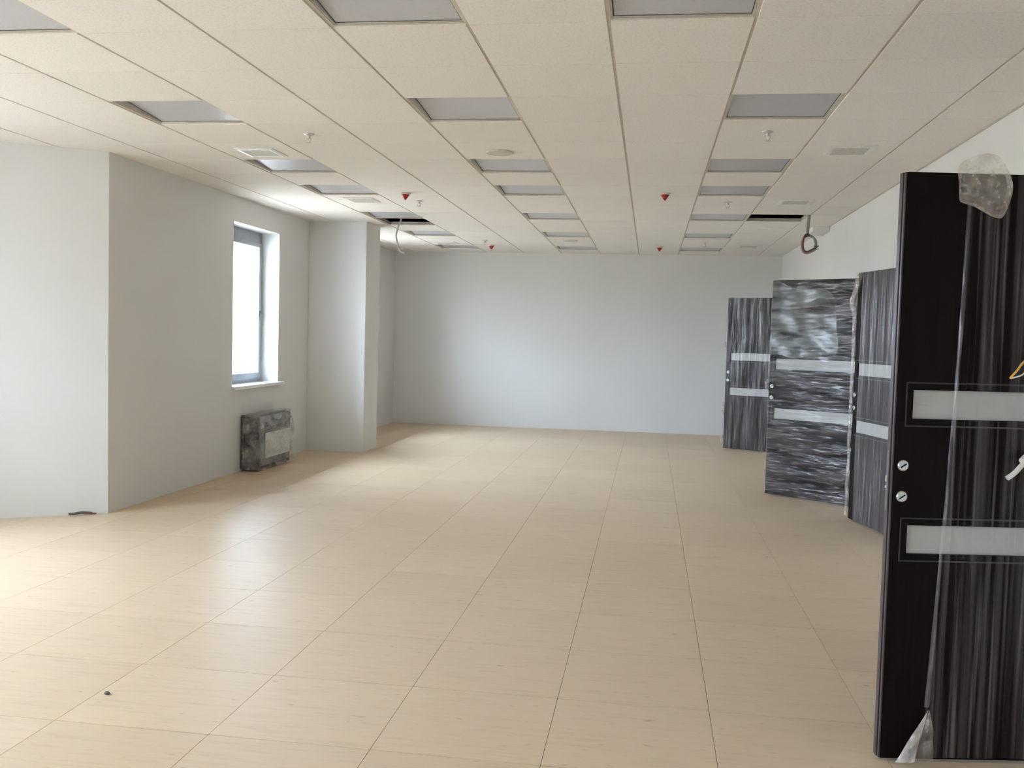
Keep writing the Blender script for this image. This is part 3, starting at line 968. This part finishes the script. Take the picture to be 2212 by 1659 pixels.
put('cable', MB().tube([T(1.548, 9.98, 2.57), T(1.520, 9.975, 2.53), T(1.508, 9.97, 2.46), T(1.525, 9.97, 2.40), T(1.565, 9.965, 2.385), T(1.615, 9.96, 2.405), T(1.64, 9.96, 2.430)], 0.012).mesh('coil_loop', 'cable_grey', smooth=True), rc)
put('cable', MB().tube([T(1.530, 9.95, 2.41), T(1.57, 9.945, 2.402), T(1.61, 9.94, 2.425), T(1.672, 9.935, 2.458)], 0.006).mesh('coil_end', 'cable_dark', smooth=True), rc)
put('cable', MB().tube([T(1.60, 9.95, 2.41), T(1.65, 9.94, 2.418), T(1.672, 9.935, 2.43)], 0.004).mesh('coil_end', 'cable_grey', smooth=True), rc)
put('tie', MB().tube([T(1.530, 9.95, 2.560), T(1.555, 9.945, 2.575), T(1.580, 9.95, 2.565)], 0.011).mesh('cable_tie', 'cable_dark', smooth=True), rc)

lc = empty('hanging_cable', (-3.02, 10.9, 2.43))
tag(lc, 'pale loose cable hanging from the left ceiling hole beside the pier', 'cable')
T2 = lambda x, y, z: (x + 3.02, y - 10.9, z - 2.43)
put('cable', MB().tube([T2(-2.93, 10.8, 3.349), T2(-2.95, 10.83, 3.05), T2(-2.97, 10.86, 2.86), T2(-2.985, 10.88, 2.79), T2(-3.015, 10.9, 2.74), T2(-3.038, 10.9, 2.66), T2(-3.042, 10.9, 2.60), T2(-3.025, 10.9, 2.53), T2(-3.012, 10.9, 2.47)], 0.0095).mesh('pale_cable', 'cable_white', smooth=True), lc)
put('cable_end', MB().tube([T2(-3.012, 10.9, 2.48), T2(-2.98, 10.89, 2.462), T2(-2.93, 10.88, 2.466)], 0.010).mesh('cable_end', 'cable_grey', smooth=True), lc)
put('cable_end', MB().tube([T2(-3.012, 10.9, 2.47), T2(-2.98, 10.89, 2.428), T2(-2.935, 10.88, 2.415)], 0.009).mesh('cable_end', 'cable_white', smooth=True), lc)

# ------------------------------------------------------------------ small things on the floor
db = empty('cable_scrap', (-4.28, 6.50, 0.0))
tag(db, 'short dark scrap of cable at the foot of the angled wall', 'cable')
T3 = lambda x, y, z: (x + 4.28, y - 6.50, z)
put('sheath', MB().tube([T3(-4.335, 6.478, 0.014), T3(-4.31, 6.492, 0.014), T3(-4.285, 6.515, 0.018), T3(-4.25, 6.540, 0.020), T3(-4.20, 6.570, 0.012)], 0.010).mesh('scrap_sheath', 'debris', smooth=True), db)
put('core', MB().tube([T3(-4.25, 6.535, 0.014), T3(-4.215, 6.555, 0.012), T3(-4.175, 6.585, 0.009)], 0.006).mesh('scrap_core', 'cable_red', smooth=True), db)
sp = put('floor_crumb', wad(0.011, 0.008, 0.006, 8.8, 2, 0.5).mesh('floor_crumb', 'debris'), None, (-2.076, 3.353, 0.0055))
tag(sp, 'tiny dark crumb lying on the beige floor at lower left', 'debris')
